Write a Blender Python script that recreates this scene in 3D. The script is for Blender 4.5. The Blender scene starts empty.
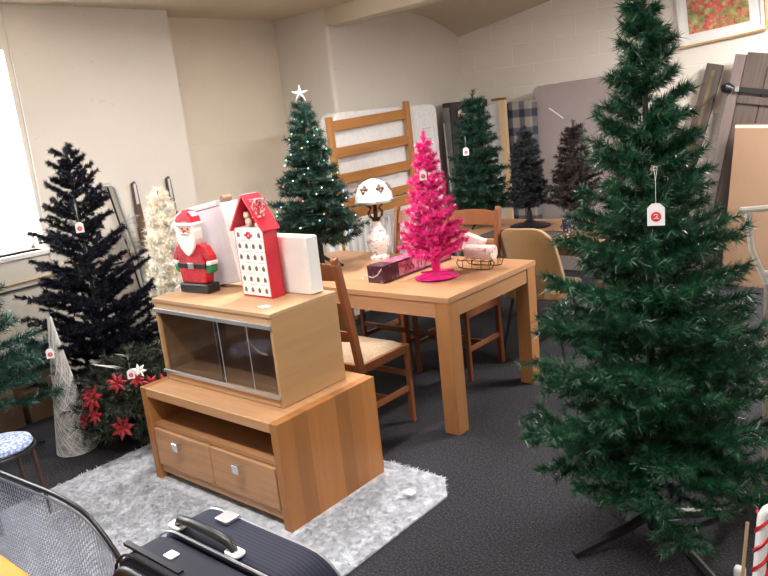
import bpy, math, random
import numpy as np
from mathutils import Vector, Matrix, Euler
random.seed(7)
COL = bpy.context.scene.collection
PI = math.pi

# ------------------------------------------------------------------ materials
def _new(name):
    m = bpy.data.materials.new(name); m.use_nodes = True
    nt = m.node_tree; b = nt.nodes['Principled BSDF']
    return m, nt, b
def N(nt, t, **kw):
    n = nt.nodes.new(t)
    for k, v in kw.items(): setattr(n, k, v)
    return n
def coords(nt, scale=(1, 1, 1), kind='Object'):
    tc = N(nt, 'ShaderNodeTexCoord'); mp = N(nt, 'ShaderNodeMapping')
    mp.inputs['Scale'].default_value = scale
    nt.links.new(tc.outputs[kind], mp.inputs['Vector'])
    return mp.outputs['Vector']
def ramp(nt, fac, stops):
    r = N(nt, 'ShaderNodeValToRGB'); e = r.color_ramp.elements
    while len(e) < len(stops): e.new(.5)
    for i, (p, c) in enumerate(stops): e[i].position = p; e[i].color = (*c, 1)
    nt.links.new(fac, r.inputs['Fac']); return r.outputs['Color']
def noise(nt, vec, scale, detail=4, rough=.55, dist=0):
    n = N(nt, 'ShaderNodeTexNoise'); n.inputs['Scale'].default_value = scale
    n.inputs['Detail'].default_value = detail; n.inputs['Roughness'].default_value = rough
    n.inputs['Distortion'].default_value = dist
    nt.links.new(vec, n.inputs['Vector']); return n.outputs['Fac']
def bump(nt, b, h, strength=.3, dist=.01):
    n = N(nt, 'ShaderNodeBump'); n.inputs['Strength'].default_value = strength; n.inputs['Distance'].default_value = dist
    nt.links.new(h, n.inputs['Height']); nt.links.new(n.outputs['Normal'], b.inputs['Normal'])
def mat(name, c, rough=.6, metal=0, var=.12, scale=8, bmp=0, bscale=60, sheen=0, sc=(1, 1, 1), spec=.5):
    m, nt, b = _new(name)
    v = coords(nt, sc)
    lo = tuple(max(0, x * (1 - var)) for x in c); hi = tuple(min(1, x * (1 + var)) for x in c)
    nt.links.new(ramp(nt, noise(nt, v, scale), [(.3, lo), (.7, hi)]), b.inputs['Base Color'])
    b.inputs['Roughness'].default_value = rough; b.inputs['Metallic'].default_value = metal
    b.inputs['Specular IOR Level'].default_value = spec
    if sheen: b.inputs['Sheen Weight'].default_value = sheen
    if bmp: bump(nt, b, noise(nt, v, bscale, 3), bmp, .004)
    return m
def wood(name, c, axis='Z', rough=.42, var=.2, stave=None, gscale=14):
    """grain stretched along axis; stave=(axis letter, width) tones each board differently"""
    m, nt, b = _new(name)
    s = {'X': (1, gscale, gscale), 'Y': (gscale, 1, gscale), 'Z': (gscale, gscale, 1)}[axis]
    v = coords(nt, s)
    f = noise(nt, v, 2.2, 6, .6, .6)
    lo = tuple(x * (1 - var) for x in c); hi = tuple(min(1, x * (1 + var)) for x in c)
    col = ramp(nt, f, [(.25, lo), (.5, c), (.78, hi)])
    if stave:
        tc = N(nt, 'ShaderNodeTexCoord'); sp = N(nt, 'ShaderNodeSeparateXYZ'); nt.links.new(tc.outputs['Object'], sp.inputs[0])
        d = N(nt, 'ShaderNodeMath', operation='DIVIDE'); nt.links.new(sp.outputs['XYZ'.index(stave[0])], d.inputs[0]); d.inputs[1].default_value = stave[1]
        fl = N(nt, 'ShaderNodeMath', operation='FLOOR'); nt.links.new(d.outputs[0], fl.inputs[0])
        wn = N(nt, 'ShaderNodeTexWhiteNoise', noise_dimensions='1D'); nt.links.new(fl.outputs[0], wn.inputs['W'])
        mr = N(nt, 'ShaderNodeMapRange'); mr.inputs['To Min'].default_value = .76; mr.inputs['To Max'].default_value = 1.14
        nt.links.new(wn.outputs['Value'], mr.inputs['Value'])
        mx = N(nt, 'ShaderNodeVectorMath', operation='SCALE'); nt.links.new(col, mx.inputs[0]); nt.links.new(mr.outputs['Result'], mx.inputs['Scale'])
        col = mx.outputs[0]
    nt.links.new(col, b.inputs['Base Color']); b.inputs['Roughness'].default_value = rough
    bump(nt, b, f, .08, .003)
    return m
def emit(name, c, s):
    m, nt, b = _new(name); b.inputs['Base Color'].default_value = (*c, 1)
    b.inputs['Emission Color'].default_value = (*c, 1); b.inputs['Emission Strength'].default_value = s
    return m
def glass(name, c, rough=.05, alpha=.3):
    m, nt, b = _new(name); b.inputs['Base Color'].default_value = (*c, 1)
    b.inputs['Roughness'].default_value = rough; b.inputs['Alpha'].default_value = alpha
    b.inputs['Specular IOR Level'].default_value = .9
    return m

def plaster(name, c, stain=(.5, .42, .34), amt=.35):
    m, nt, b = _new(name); v = coords(nt)
    big = noise(nt, v, .9, 5, .6, .3)
    lo = tuple(x * (1 - .10) for x in c)
    base = ramp(nt, big, [(.3, lo), (.7, c)])
    spots = ramp(nt, noise(nt, coords(nt, (1, 1.2, 2)), 5.5, 3, .5, 1.5), [(.70, (0, 0, 0)), (.76, (amt, amt, amt))])
    mx = N(nt, 'ShaderNodeMix', data_type='RGBA'); nt.links.new(spots, mx.inputs['Factor'])
    nt.links.new(base, mx.inputs['A']); mx.inputs['B'].default_value = (*stain, 1)
    nt.links.new(mx.outputs['Result'], b.inputs['Base Color']); b.inputs['Roughness'].default_value = .75
    bump(nt, b, noise(nt, v, 22, 4), .12, .01)
    return m
def blockwork(name, c):
    m, nt, b = _new(name)
    tc = N(nt, 'ShaderNodeTexCoord'); sp = N(nt, 'ShaderNodeSeparateXYZ'); cb = N(nt, 'ShaderNodeCombineXYZ')
    nt.links.new(tc.outputs['Object'], sp.inputs[0]); nt.links.new(sp.outputs['X'], cb.inputs['X']); nt.links.new(sp.outputs['Z'], cb.inputs['Y'])
    br = N(nt, 'ShaderNodeTexBrick'); br.inputs['Scale'].default_value = 1
    br.inputs['Brick Width'].default_value = .45; br.inputs['Row Height'].default_value = .2; br.inputs['Mortar Size'].default_value = .006
    br.inputs['Mortar Smooth'].default_value = .6
    br.inputs['Color1'].default_value = (*c, 1); br.inputs['Color2'].default_value = (*[x * .96 for x in c], 1)
    br.inputs['Mortar'].default_value = (*[min(1, x * 1.14) for x in c], 1)
    nt.links.new(cb.outputs[0], br.inputs['Vector']); nt.links.new(br.outputs['Color'], b.inputs['Base Color'])
    b.inputs['Roughness'].default_value = .6
    inv = N(nt, 'ShaderNodeMath', operation='SUBTRACT'); inv.inputs[0].default_value = 1; nt.links.new(br.outputs['Fac'], inv.inputs[1])
    bump(nt, b, inv.outputs[0], .5, .006)
    return m
def carpet(name):
    m, nt, b = _new(name); v = coords(nt)
    f = noise(nt, v, 105, 5, .95); g = noise(nt, v, 1.3, 4)
    c = ramp(nt, f, [(.36, (.010, .010, .013)), (.52, (.036, .035, .042)), (.66, (.15, .145, .155))])
    mx = N(nt, 'ShaderNodeMix', data_type='RGBA', blend_type='MULTIPLY'); mx.inputs['Factor'].default_value = 1
    nt.links.new(c, mx.inputs['A']); nt.links.new(ramp(nt, g, [(.3, (.75, .75, .78)), (.7, (1, 1, 1))]), mx.inputs['B'])
    nt.links.new(mx.outputs['Result'], b.inputs['Base Color']); b.inputs['Roughness'].default_value = .95
    b.inputs['Specular IOR Level'].default_value = .15
    bump(nt, b, f, .6, .01)
    return m
def plaid(name):
    m, nt, b = _new(name); tc = N(nt, 'ShaderNodeTexCoord'); sp = N(nt, 'ShaderNodeSeparateXYZ'); nt.links.new(tc.outputs['Object'], sp.inputs[0])
    def band(out, w, off):
        a = N(nt, 'ShaderNodeMath', operation='MULTIPLY_ADD'); nt.links.new(out, a.inputs[0]); a.inputs[1].default_value = 2 * PI / w; a.inputs[2].default_value = off
        s = N(nt, 'ShaderNodeMath', operation='SINE'); nt.links.new(a.outputs[0], s.inputs[0])
        g = N(nt, 'ShaderNodeMapRange'); g.inputs['From Min'].default_value = .0; g.inputs['From Max'].default_value = .35; nt.links.new(s.outputs[0], g.inputs['Value'])
        return g.outputs['Result']
    x = band(sp.outputs['X'], .13, 0); z = band(sp.outputs['Z'], .17, 1)
    ad = N(nt, 'ShaderNodeMath', operation='ADD'); nt.links.new(x, ad.inputs[0]); nt.links.new(z, ad.inputs[1])
    hv = N(nt, 'ShaderNodeMath', operation='MULTIPLY'); nt.links.new(ad.outputs[0], hv.inputs[0]); hv.inputs[1].default_value = .5
    nt.links.new(ramp(nt, hv.outputs[0], [(0, (.30, .27, .23)), (.5, (.11, .105, .13)), (1, (.025, .025, .05))]), b.inputs['Base Color'])
    b.inputs['Roughness'].default_value = .9
    return m
def poppies(name):
    m, nt, b = _new(name); v = coords(nt)
    g = noise(nt, v, 22, 5); r = noise(nt, coords(nt, (1, 1, 1.3)), 17, 3, .5, .8)
    a = ramp(nt, g, [(.3, (.10, .16, .05)), (.5, (.35, .30, .10)), (.7, (.62, .48, .25))])
    k = ramp(nt, r, [(.50, (0, 0, 0)), (.56, (1, 1, 1))])
    mx = N(nt, 'ShaderNodeMix', data_type='RGBA'); nt.links.new(k, mx.inputs['Factor']); nt.links.new(a, mx.inputs['A'])
    nt.links.new(ramp(nt, g, [(.3, (.35, .03, .03)), (.7, (.80, .16, .12))]), mx.inputs['B'])
    nt.links.new(mx.outputs['Result'], b.inputs['Base Color']); b.inputs['Roughness'].default_value = .5
    return m
def patterned(name, base, spot, scale, lo=.6, hi=.63, rough=.3):
    m, nt, b = _new(name); k = ramp(nt, noise(nt, coords(nt), scale, 2, .5, .5), [(lo, (0, 0, 0)), (hi, (1, 1, 1))])
    mx = N(nt, 'ShaderNodeMix', data_type='RGBA'); nt.links.new(k, mx.inputs['Factor'])
    mx.inputs['A'].default_value = (*base, 1); mx.inputs['B'].default_value = (*spot, 1)
    nt.links.new(mx.outputs['Result'], b.inputs['Base Color']); b.inputs['Roughness'].default_value = rough
    return m
def needle(name, c, tip, rough=.45, scale=30, spec=.5):
    m, nt, b = _new(name)
    f = noise(nt, coords(nt), scale, 3, .7)
    nt.links.new(ramp(nt, f, [(.3, c), (.66, tip)]), b.inputs['Base Color'])
    b.inputs['Roughness'].default_value = rough; b.inputs['Specular IOR Level'].default_value = spec
    return m

M = {}
M['wall'] = plaster('wall_paint', (.74, .685, .62))
M['wall2'] = plaster('recess_wall_paint', (.76, .67, .56))
M['ceil'] = plaster('ceiling_paint', (.66, .56, .43), (.34, .26, .19), .5)
M['block'] = blockwork('painted_blockwork', (.80, .74, .67))
M['carpet'] = carpet('charcoal_carpet')
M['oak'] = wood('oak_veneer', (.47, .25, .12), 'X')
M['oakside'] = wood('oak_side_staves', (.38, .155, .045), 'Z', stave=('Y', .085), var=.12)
M['oakin'] = wood('oak_inner', (.40, .20, .09), 'X')
M['beech'] = wood('beech_veneer', (.50, .30, .16), 'X', var=.1)
M['beechside'] = wood('beech_veneer_side', (.44, .26, .12), 'Y', var=.1, gscale=9)
M['tabletop'] = wood('table_top_wood', (.44, .235, .12), 'X', rough=.32, var=.14)
M['tableleg'] = wood('table_leg_wood', (.36, .165, .06), 'Z', rough=.4, var=.14)
M['pine'] = wood('orange_pine', (.46, .20, .055), 'Y', var=.14)
M['pinepale'] = wood('pale_pine', (.62, .44, .26), 'Z', var=.12)
M['chairwood'] = wood('chair_wood', (.22, .075, .028), 'Z', rough=.35, var=.18)
M['darkwood'] = wood('dark_wood', (.10, .050, .028), 'Z', rough=.4)
M['weather'] = wood('weathered_wood', (.085, .062, .052), 'Z', rough=.65, var=.4, gscale=22)
M['card'] = mat('cardboard', (.27, .165, .10), .8, var=.08, scale=3)
M['rush'] = mat('rush_weave', (.46, .33, .22), .8, var=.3, scale=70, bmp=.6, bscale=110, sc=(1, 4, 1))
M['chrome'] = mat('chrome', (.75, .76, .78), .18, 1, var=.03)
M['alu'] = mat('aluminium', (.62, .64, .68), .35, .9, var=.04)
M['black'] = mat('black_plastic', (.012, .012, .014), .4)
M['blackmetal'] = mat('black_metal', (.02, .02, .022), .35, .4)
M['white'] = mat('white_board', (.82, .80, .78), .55, var=.03)
M['offwhite'] = mat('white_card_box', (.76, .72, .68), .5, var=.05)
M['silverish'] = mat('glossy_grey_white_box', (.60, .58, .60), .25, var=.10, scale=5)
M['red'] = mat('red_paint', (.62, .020, .045), .4, var=.08)
M['red2'] = mat('crimson_glitter', (.50, .015, .025), .5, var=.35, scale=60)
M['redprint'] = mat('red_print', (.62, .03, .06), .6)
M['green'] = mat('green_paint', (.02, .20, .07), .5)
M['skin'] = mat('painted_skin', (.70, .42, .32), .6)
M['glassdark'] = glass('smoked_glass', (.03, .022, .02), .04, .30)
M['windowglass'] = glass('window_glass', (.9, .95, 1), .02, .08)
M['cream'] = mat('cream_upholstery', (.72, .60, .45), .8)
M['grey'] = mat('grey_fabric', (.34, .33, .33), .9, var=.1, bmp=.2)
M['mauve'] = mat('mauve_grey_fabric', (.36, .30, .29), .9, var=.06, scale=2, bmp=.15)
M['brownfab'] = mat('dark_brown_fabric', (.045, .032, .030), .85)
M['mattress'] = patterned('quilted_mattress_cover', (.88, .88, .88), (.82, .82, .84), 30, .45, .6, .6)
M['mustard'] = mat('mustard_velvet', (.25, .135, .04), .8, var=.15, scale=5, sheen=.5, bmp=.1)
M['rug'] = mat('shag_pile', (.54, .56, .61), .9, var=.28, scale=34, spec=.2)
M['tag'] = mat('white_tag', (.85, .83, .83), .6, var=.02)
M['string'] = mat('white_string', (.7, .68, .66), .8)
M['navy'] = mat('navy_fabric', (.008, .009, .020), .7, var=.1, spec=.3)
M['mesh'] = mat('grey_blue_wire', (.36, .42, .54), .35, .3)
M['plaid'] = plaid('tartan_mattress_cover')
M['poppies'] = poppies('poppy_field_print')
M['goldframe'] = mat('gold_frame', (.55, .32, .10), .35, .5)
M['brass'] = mat('bronze', (.10, .045, .025), .35, .7)
M['porcelain'] = patterned('patterned_porcelain', (.82, .80, .79), (.50, .33, .33), 32, .58, .62, .15)
M['shade'] = patterned('mosaic_shade', (.86, .83, .80), (.62, .56, .53), 60, .56, .6, .25)
M['mosaic'] = mat('bronze_mosaic', (.16, .10, .075), .35)
M['maroon'] = patterned('maroon_print_box', (.045, .006, .016), (.25, .09, .12), 40, .62, .66, .3)
M['pinkprint'] = patterned('pink_print', (.42, .055, .14), (.62, .20, .33), 24, .5, .6, .3)
M['logs'] = patterned('rose_wrapping', (.72, .60, .55), (.62, .22, .26), 28, .60, .64, .25)
M['candyred'] = mat('candy_red', (.55, .02, .03), .3)
M['orange'] = mat('orange_fabric', (.80, .25, .02), .7)
M['bluestripe'] = patterned('blue_white_fabric', (.50, .60, .78), (.20, .26, .48), 60, .48, .52, .7)
M['poinsettia'] = mat('poinsettia_petals', (.30, .012, .020), .6, var=.35, scale=14)
M['cone'] = mat('silver_string_cone', (.36, .35, .34), .4, .3, var=.5, scale=26, bmp=.6, bscale=60)
M['silverthread'] = mat('silver_thread', (.72, .71, .69), .35, .3)
M['n_tall'] = needle('green_needles', (.002, .020, .010), (.013, .110, .042), .38, 20, .7)
M['n_dark'] = needle('dark_green_needles', (.002, .014, .010), (.006, .045, .026), .45, 26)
M['n_mid'] = needle('mid_green_needles', (.002, .018, .012), (.007, .055, .030), .4, 30)
M['n_black'] = needle('black_purple_needles', (.002, .002, .005), (.007, .006, .018), .6, 40, .2)
M['n_blackish'] = needle('blackish_needles', (.006, .008, .012), (.030, .038, .042), .5, 40)
M['n_brown'] = needle('brown_black_needles', (.012, .008, .009), (.045, .030, .030), .5, 40)
M['n_pink'] = needle('magenta_tinsel', (.62, .004, .16), (.95, .05, .36), .3, 40, .8)
M['n_cream'] = needle('cream_tinsel', (.82, .70, .50), (.95, .92, .86), .4, 9)
M['n_left'] = needle('teal_green_needles', (.004, .030, .022), (.015, .08, .055), .45, 26)
M['n_silver'] = needle('silver_tinsel', (.30, .27, .26), (.65, .62, .60), .3, 30)
M['n_wreath'] = needle('dull_green_sprigs', (.008, .014, .008), (.028, .038, .020), .6, 30)
M['bark'] = mat('green_brown_trunk', (.015, .03, .018), .7)
M['pinkmetal'] = mat('magenta_metal', (.75, .008, .22), .3)

# ------------------------------------------------------------------ mesh builder
class MB:
    def __init__(s): s.v = []; s.f = []; s.m = []; s.mi = 0
    def add(s, vs, fs):
        o = len(s.v); s.v += [tuple(v) for v in vs]; s.f += [tuple(i + o for i in f) for f in fs]; s.m += [s.mi] * len(fs); return s
    def box(s, x0, x1, y0, y1, z0, z1):
        vs = [(x, y, z) for x in (x0, x1) for y in (y0, y1) for z in (z0, z1)]
        return s.add(vs, [(0, 1, 3, 2), (4, 6, 7, 5), (0, 4, 5, 1), (2, 3, 7, 6), (0, 2, 6, 4), (1, 5, 7, 3)])
    def beam(s, a, b, w, d, up=(0, 0, 1)):
        """rectangular bar from a to b; w across, d along the 'up-ish' axis"""
        a = Vector(a); b = Vector(b); t = (b - a).normalized(); u = Vector(up)
        if abs(t.dot(u)) > .95: u = Vector((0, 1, 0))
        r = t.cross(u).normalized(); u = r.cross(t).normalized()
        vs = [p + r * (sx * w / 2) + u * (sy * d / 2) for p in (a, b) for sx in (-1, 1) for sy in (-1, 1)]
        return s.add(vs, [(0, 1, 3, 2), (4, 6, 7, 5), (0, 4, 5, 1), (2, 3, 7, 6), (0, 2, 6, 4), (1, 5, 7, 3)])
    def tube(s, pts, r, n=8):
        pts = [Vector(p) for p in pts]; k = len(pts); rs = r if isinstance(r, (list, tuple)) else [r] * k
        t0 = (pts[1] - pts[0]).normalized(); u = t0.orthogonal().normalized(); vs = []; fs = []
        for i, p in enumerate(pts):
            t = (pts[min(i + 1, k - 1)] - pts[max(i - 1, 0)]).normalized()
            u = (u - t * u.dot(t)).normalized(); w = t.cross(u)
            for j in range(n):
                a = 2 * PI * j / n; vs.append(p + (u * math.cos(a) + w * math.sin(a)) * rs[i])
        for i in range(k - 1):
            for j in range(n):
                a = i * n + j; b = i * n + (j + 1) % n; fs.append((a, b, b + n, a + n))
        fs.append(tuple(range(n))[::-1]); fs.append(tuple((k - 1) * n + j for j in range(n)))
        return s.add(vs, fs)
    def lathe(s, prof, n=24, c=(0, 0, 0)):
        vs = []; fs = []
        for r, z in prof:
            for j in range(n):
                a = 2 * PI * j / n; vs.append((c[0] + r * math.cos(a), c[1] + r * math.sin(a), c[2] + z))
        for i in range(len(prof) - 1):
            for j in range(n):
                a = i * n + j; b = i * n + (j + 1) % n; fs.append((a, b, b + n, a + n))
        fs.append(tuple(range(n))[::-1]); fs.append(tuple((len(prof) - 1) * n + j for j in range(n)))
        return s.add(vs, fs)
    def ball(s, c, r, n=10, sc=(1, 1, 1)):
        prof = [(max(1e-4, r * math.sin(PI * i / n)), -r * math.cos(PI * i / n)) for i in range(n + 1)]
        k = len(s.v); s.lathe(prof, n * 2)
        for i in range(k, len(s.v)):
            v = s.v[i]; s.v[i] = (v[0] * sc[0] + c[0], v[1] * sc[1] + c[1], v[2] * sc[2] + c[2])
        return s
    def prism(s, out, d0, d1, plane='XZ'):
        """extrude a 2-D outline; plane XZ extrudes along Y, XY along Z, YZ along X"""
        n = len(out)
        f = {'XZ': lambda p, d: (p[0], d, p[1]), 'XY': lambda p, d: (p[0], p[1], d), 'YZ': lambda p, d: (d, p[0], p[1])}[plane]
        vs = [f(p, d0) for p in out] + [f(p, d1) for p in out]
        return s.add(vs, [tuple(range(n)), tuple(range(n, 2 * n))[::-1]] + [(i, (i + 1) % n + 0, (i + 1) % n + n, i + n) for i in range(n)])
    def move(s, mtx, start=0):
        for i in range(start, len(s.v)): s.v[i] = tuple(mtx @ Vector(s.v[i]))
        return s
    def build(s, name, mats, parent=None, bevel=0, smooth=False, seg=2):
        me = bpy.data.meshes.new(name); me.from_pydata(s.v, [], s.f); me.update()
        for m in (mats if isinstance(mats, list) else [mats]): me.materials.append(m)
        if isinstance(mats, list): me.polygons.foreach_set('material_index', s.m)
        import bmesh
        bm = bmesh.new(); bm.from_mesh(me); bmesh.ops.recalc_face_normals(bm, faces=bm.faces); bm.to_mesh(me); bm.free()
        o = bpy.data.objects.new(name, me); COL.objects.link(o)
        if parent: o.parent = parent
        if smooth:
            me.polygons.foreach_set('use_smooth', [True] * len(me.polygons))
            es = me.edges
            me.update()
            try: me.set_sharp_from_angle(angle=math.radians(42))
            except Exception: pass
        if bevel:
            b = o.modifiers.new('bevel', 'BEVEL'); b.width = bevel; b.segments = seg; b.limit_method = 'ANGLE'; b.angle_limit = math.radians(40)
        return o
def rrect(w, h, r, n=6, cx=0, cz=0):
    pts = []
    for (sx, sz, a0) in ((1, 1, 0), (-1, 1, 90), (-1, -1, 180), (1, -1, 270)):
        for i in range(n + 1):
            a = math.radians(a0 + 90 * i / n)
            pts.append((cx + sx * (w / 2 - r) + r * math.cos(a), cz + sz * (h / 2 - r) + r * math.sin(a)))
    return pts
def tagp(o, label, cat, group=None, kind=None):
    if label: o['label'] = label
    if cat: o['category'] = cat
    if group: o['group'] = group
    if kind: o['kind'] = kind
    return o
def thing(name, label, cat, loc=(0, 0, 0), rot=0, group=None):
    o = bpy.data.objects.new(name, None); COL.objects.link(o); o.empty_display_size = .1
    o.location = loc
    o.rotation_euler = rot if isinstance(rot, tuple) else (0, 0, rot)
    return tagp(o, label, cat, group)
def struct(name, mb, m, **kw):
    o = mb.build(name, m, **kw); o['kind'] = 'structure'; return o
def copy_tree(o, parent=None):
    c = o.copy(); COL.objects.link(c); c.parent = parent
    for ch in list(o.children): copy_tree(ch, c)
    return c
def tri_mesh(name, arr, m, parent=None, extra=None):
    """arr: (n,3,3) triangles; extra: an MB appended"""
    n = len(arr); me = bpy.data.meshes.new(name)
    v = arr.reshape(-1, 3); ev = np.array(extra.v) if extra else np.zeros((0, 3))
    faces = np.arange(3 * n).reshape(-1, 3).tolist() + ([tuple(i + 3 * n for i in f) for f in extra.f] if extra else [])
    me.from_pydata(np.vstack([v, ev]).tolist(), [], faces); me.update()
    me.materials.append(m)
    o = bpy.data.objects.new(name, me); COL.objects.link(o)
    if parent: o.parent = parent
    return o

# ------------------------------------------------------------------ artificial trees
def needles_on(rng, A, B, dens, nl, nw, fwd=.7):
    """bottle-brush needles along segments A->B (k,3)"""
    L = np.linalg.norm(B - A, axis=1); cnt = np.maximum(2, (L * dens).astype(int))
    idx = np.repeat(np.arange(len(A)), cnt); n = len(idx)
    t = rng.random(n)[:, None]; P = A[idx] * (1 - t) + B[idx] * t
    D = ((B - A) / np.maximum(L, 1e-6)[:, None])[idx]
    r = rng.normal(size=(n, 3)); r -= (r * D).sum(1)[:, None] * D; r /= np.linalg.norm(r, axis=1)[:, None]
    d = r + D * fwd * rng.uniform(.6, 1.5, (n, 1)); d /= np.linalg.norm(d, axis=1)[:, None]
    s = np.cross(d, rng.normal(size=(n, 3))); s /= np.linalg.norm(s, axis=1)[:, None]
    ln = nl * rng.uniform(.7, 1.15, (n, 1))
    return np.stack([P - s * nw / 2, P + s * nw / 2, P + d * ln], 1)
def foliage(seed, prof, z0, z1, levels, per, rise, dens, nl, nw, twigs=6, twl=.28, tip_up=.25, jit=.15, top=.1, fwd=.7, droop=0, wood_r=.002, up=0, zj=.4, topk=.55):
    """prof(u)->radius for u 0..1 from bottom to top; returns needle triangles and branch wires"""
    rng = np.random.default_rng(seed); A = []; B = []; wires = MB()
    for l in range(levels):
        u = l / max(1, levels - 1) * .97; z = z0 + (z1 - z0) * u; R = prof(u); k = max(4, int(round(per * (1 - topk * u)))); off = rng.random() * 6.28
        for j in range(k):
            a = off + 2 * PI * (j + rng.uniform(-.25, .25)) / k
            r = R * rng.uniform(1 - jit * 1.6, 1 + jit * .7); zz = z + rng.uniform(-zj, zj) * (z1 - z0) / levels
            ca, sa = math.cos(a), math.sin(a); zs = zz - .10 * r; rise_ = rise + up * u + rng.uniform(-.10, .10)
            p0 = np.array([0, 0, zs]); p1 = np.array([ca * r * .55, sa * r * .55, zs + rise_ * r * .6]); p2 = np.array([ca * r, sa * r, zs + rise_ * r * .8 + tip_up * r * .3 - droop * r])
            A += [p0 + (p1 - p0) * .18, p1]; B += [p1, p2]
            wires.tube([p0, p1, p2], wood_r, 3)
            for q in range(twigs):
                f = .28 + .68 * q / max(1, twigs - 1)
                base = p0 + (p1 - p0) * (f / .55) if f < .55 else p1 + (p2 - p1) * ((f - .55) / .45)
                sg = 1 if q % 2 else -1; ang = a + sg * rng.uniform(.45, .95); tl = r * twl * rng.uniform(.7, 1.2) * (1.15 - .5 * f)
                tl = max(tl, nl * .8)
                A.append(base); B.append(base + np.array([math.cos(ang) * tl, math.sin(ang) * tl, rng.uniform(-.15, .55) * tl]))
    # leader
    A += [np.array([0, 0, z1 - .12]), np.array([0, 0, z1])]; B += [np.array([0, 0, z1]), np.array([0.006, 0, z1 + top])]
    return needles_on(rng, np.array(A), np.array(B), dens, nl, nw, fwd), wires
def tree(name, label, cat, loc, H, prof, z0, levels, per, m, dens, nl, nw, seed, stand='tripod', sr=.22, rise=.25, lean=(0, 0), trunk_m='bark', trunk_r=.012, foot_m='blackmetal', la=None, lr=.011, lh=.10, **kw):
    t = thing(name, label, cat, loc, (lean[0], lean[1], 0))
    top = kw.pop('top', .08)
    arr, wires = foliage(seed, prof, z0, H - top, levels, per, rise, dens, nl, nw, top=top, **kw)
    tri_mesh('foliage', arr, M[m], t, wires)
    MB().tube([(0, 0, .03), (0, 0, H * .6), (0, 0, H - top * .6)], [trunk_r, trunk_r * .8, trunk_r * .4], 8).build('trunk', M[trunk_m], t, smooth=True)
    if stand == 'tripod':
        for k in range(4):
            a = k * PI / 2 + (PI / 4 + seed if la is None else la)
            MB().tube([(0, 0, lh), (math.cos(a) * sr * .35, math.sin(a) * sr * .35, lh * .6), (math.cos(a) * sr, math.sin(a) * sr, .012)], [lr * 1.1, lr, lr * .8], 6).build('leg', M[foot_m], t)
        MB().lathe([(.022, .03), (.026, .05), (.026, .16), (.018, .18)], 12).build('stand_sleeve', M[foot_m], t, smooth=True)
    elif stand == 'pot':
        MB().lathe([(sr, 0), (sr * 1.02, .010), (sr * .8, .022), (sr * .35, .035), (.025, .05), (.02, .12)], 20).build('base', M[foot_m], t, smooth=True)
    return t
def price_tag(loc, w, label, yaw, string=.08, tilt=0):
    t = thing('price_tag', label, 'price tag', loc, (0, tilt, yaw), 'white price tags with a red stamp')
    h = w * 1.35
    MB().prism([(-w / 2, -h), (w / 2, -h), (w / 2, -w * .28), (w * .22, 0), (-w * .22, 0), (-w / 2, -w * .28)], -.0008, .0008).build('card', M['tag'], t)
    c = MB(); n = 20; c.prism([(w * .30 * math.cos(2 * PI * i / n), -h * .6 + w * .30 * math.sin(2 * PI * i / n)) for i in range(n)], -.0016, -.0009); e = c.build('stamp', M['redprint'], t)
    g = MB(); g.tube([(-w * .14, -.0018, -h * .52), (0, -.0018, -h * .48), (w * .12, -.0018, -h * .53)], w * .025, 4)
    g.tube([(-w * .12, -.0018, -h * .68), (0, -.0018, -h * .64), (w * .15, -.0018, -h * .68)], w * .03, 4); g.tube([(0, -.0018, -h * .58), (w * .08, -.0018, -h * .6)], w * .03, 4)
    g.build('mark', M['tag'], e)
    s = MB(); s.tube([(0, 0, -w * .12), (0, 0, string * .6), (-w * .08, 0, string)], w * .018, 4); s.tube([(0, 0, string * .6), (w * .12, 0, string)], w * .018, 4)
    s.build('string', M['string'], t)
    return t

# ================================================================== THE ROOM  (x right along the block wall, y towards it)
XL, XR, YF, YB = -4.85, 2.2, -1.6, 6.65
XREC, XFR = -5.10, -4.45
H0 = 2.58
fl = MB().box(XREC - .1, XR, YF, YB + .1, -.05, 0); struct('floor', fl, M['carpet'])
wl = MB()      # left wall with the window opening y .75..2.15, z 1.02..2.25
wy0, wy1, wz0, wz1 = .75, 2.17, 1.03, 2.30
wl.box(XL - .25, XL, YF, wy0, 0, 2.8).box(XL - .25, XL, wy1, 3.42, 0, 2.8).box(XL - .25, XL, wy0, wy1, 0, wz0).box(XL - .25, XL, wy0, wy1, wz1, 2.8)
struct('wall_left', wl, M['wall'])
struct('wall_recess', MB().box(XREC - .1, XREC, 3.42, 4.72, 0, 2.8), M['wall2'])
MB_ = MB().box(XREC, XREC + .008, 3.42, 4.70, 0, 1.565); struct('trim_1', MB_, M['wall2'], bevel=.003)
struct('wall_pier', MB().box(XREC - .1, XFR, 4.70, YB + .1, 0, 2.8), M['wall'], bevel=.035, seg=5)
struct('wall_back', MB().box(XFR - .3, XR, YB, YB + .12, 0, 2.9), M['block'])
struct('wall_right', MB().box(XR, XR + .1, YF, YB, 0, 2.8), M['wall'])
struct('wall_front', MB().box(XL, XR, YF - .1, YF, 0, 2.8), M['wall'])
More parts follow.
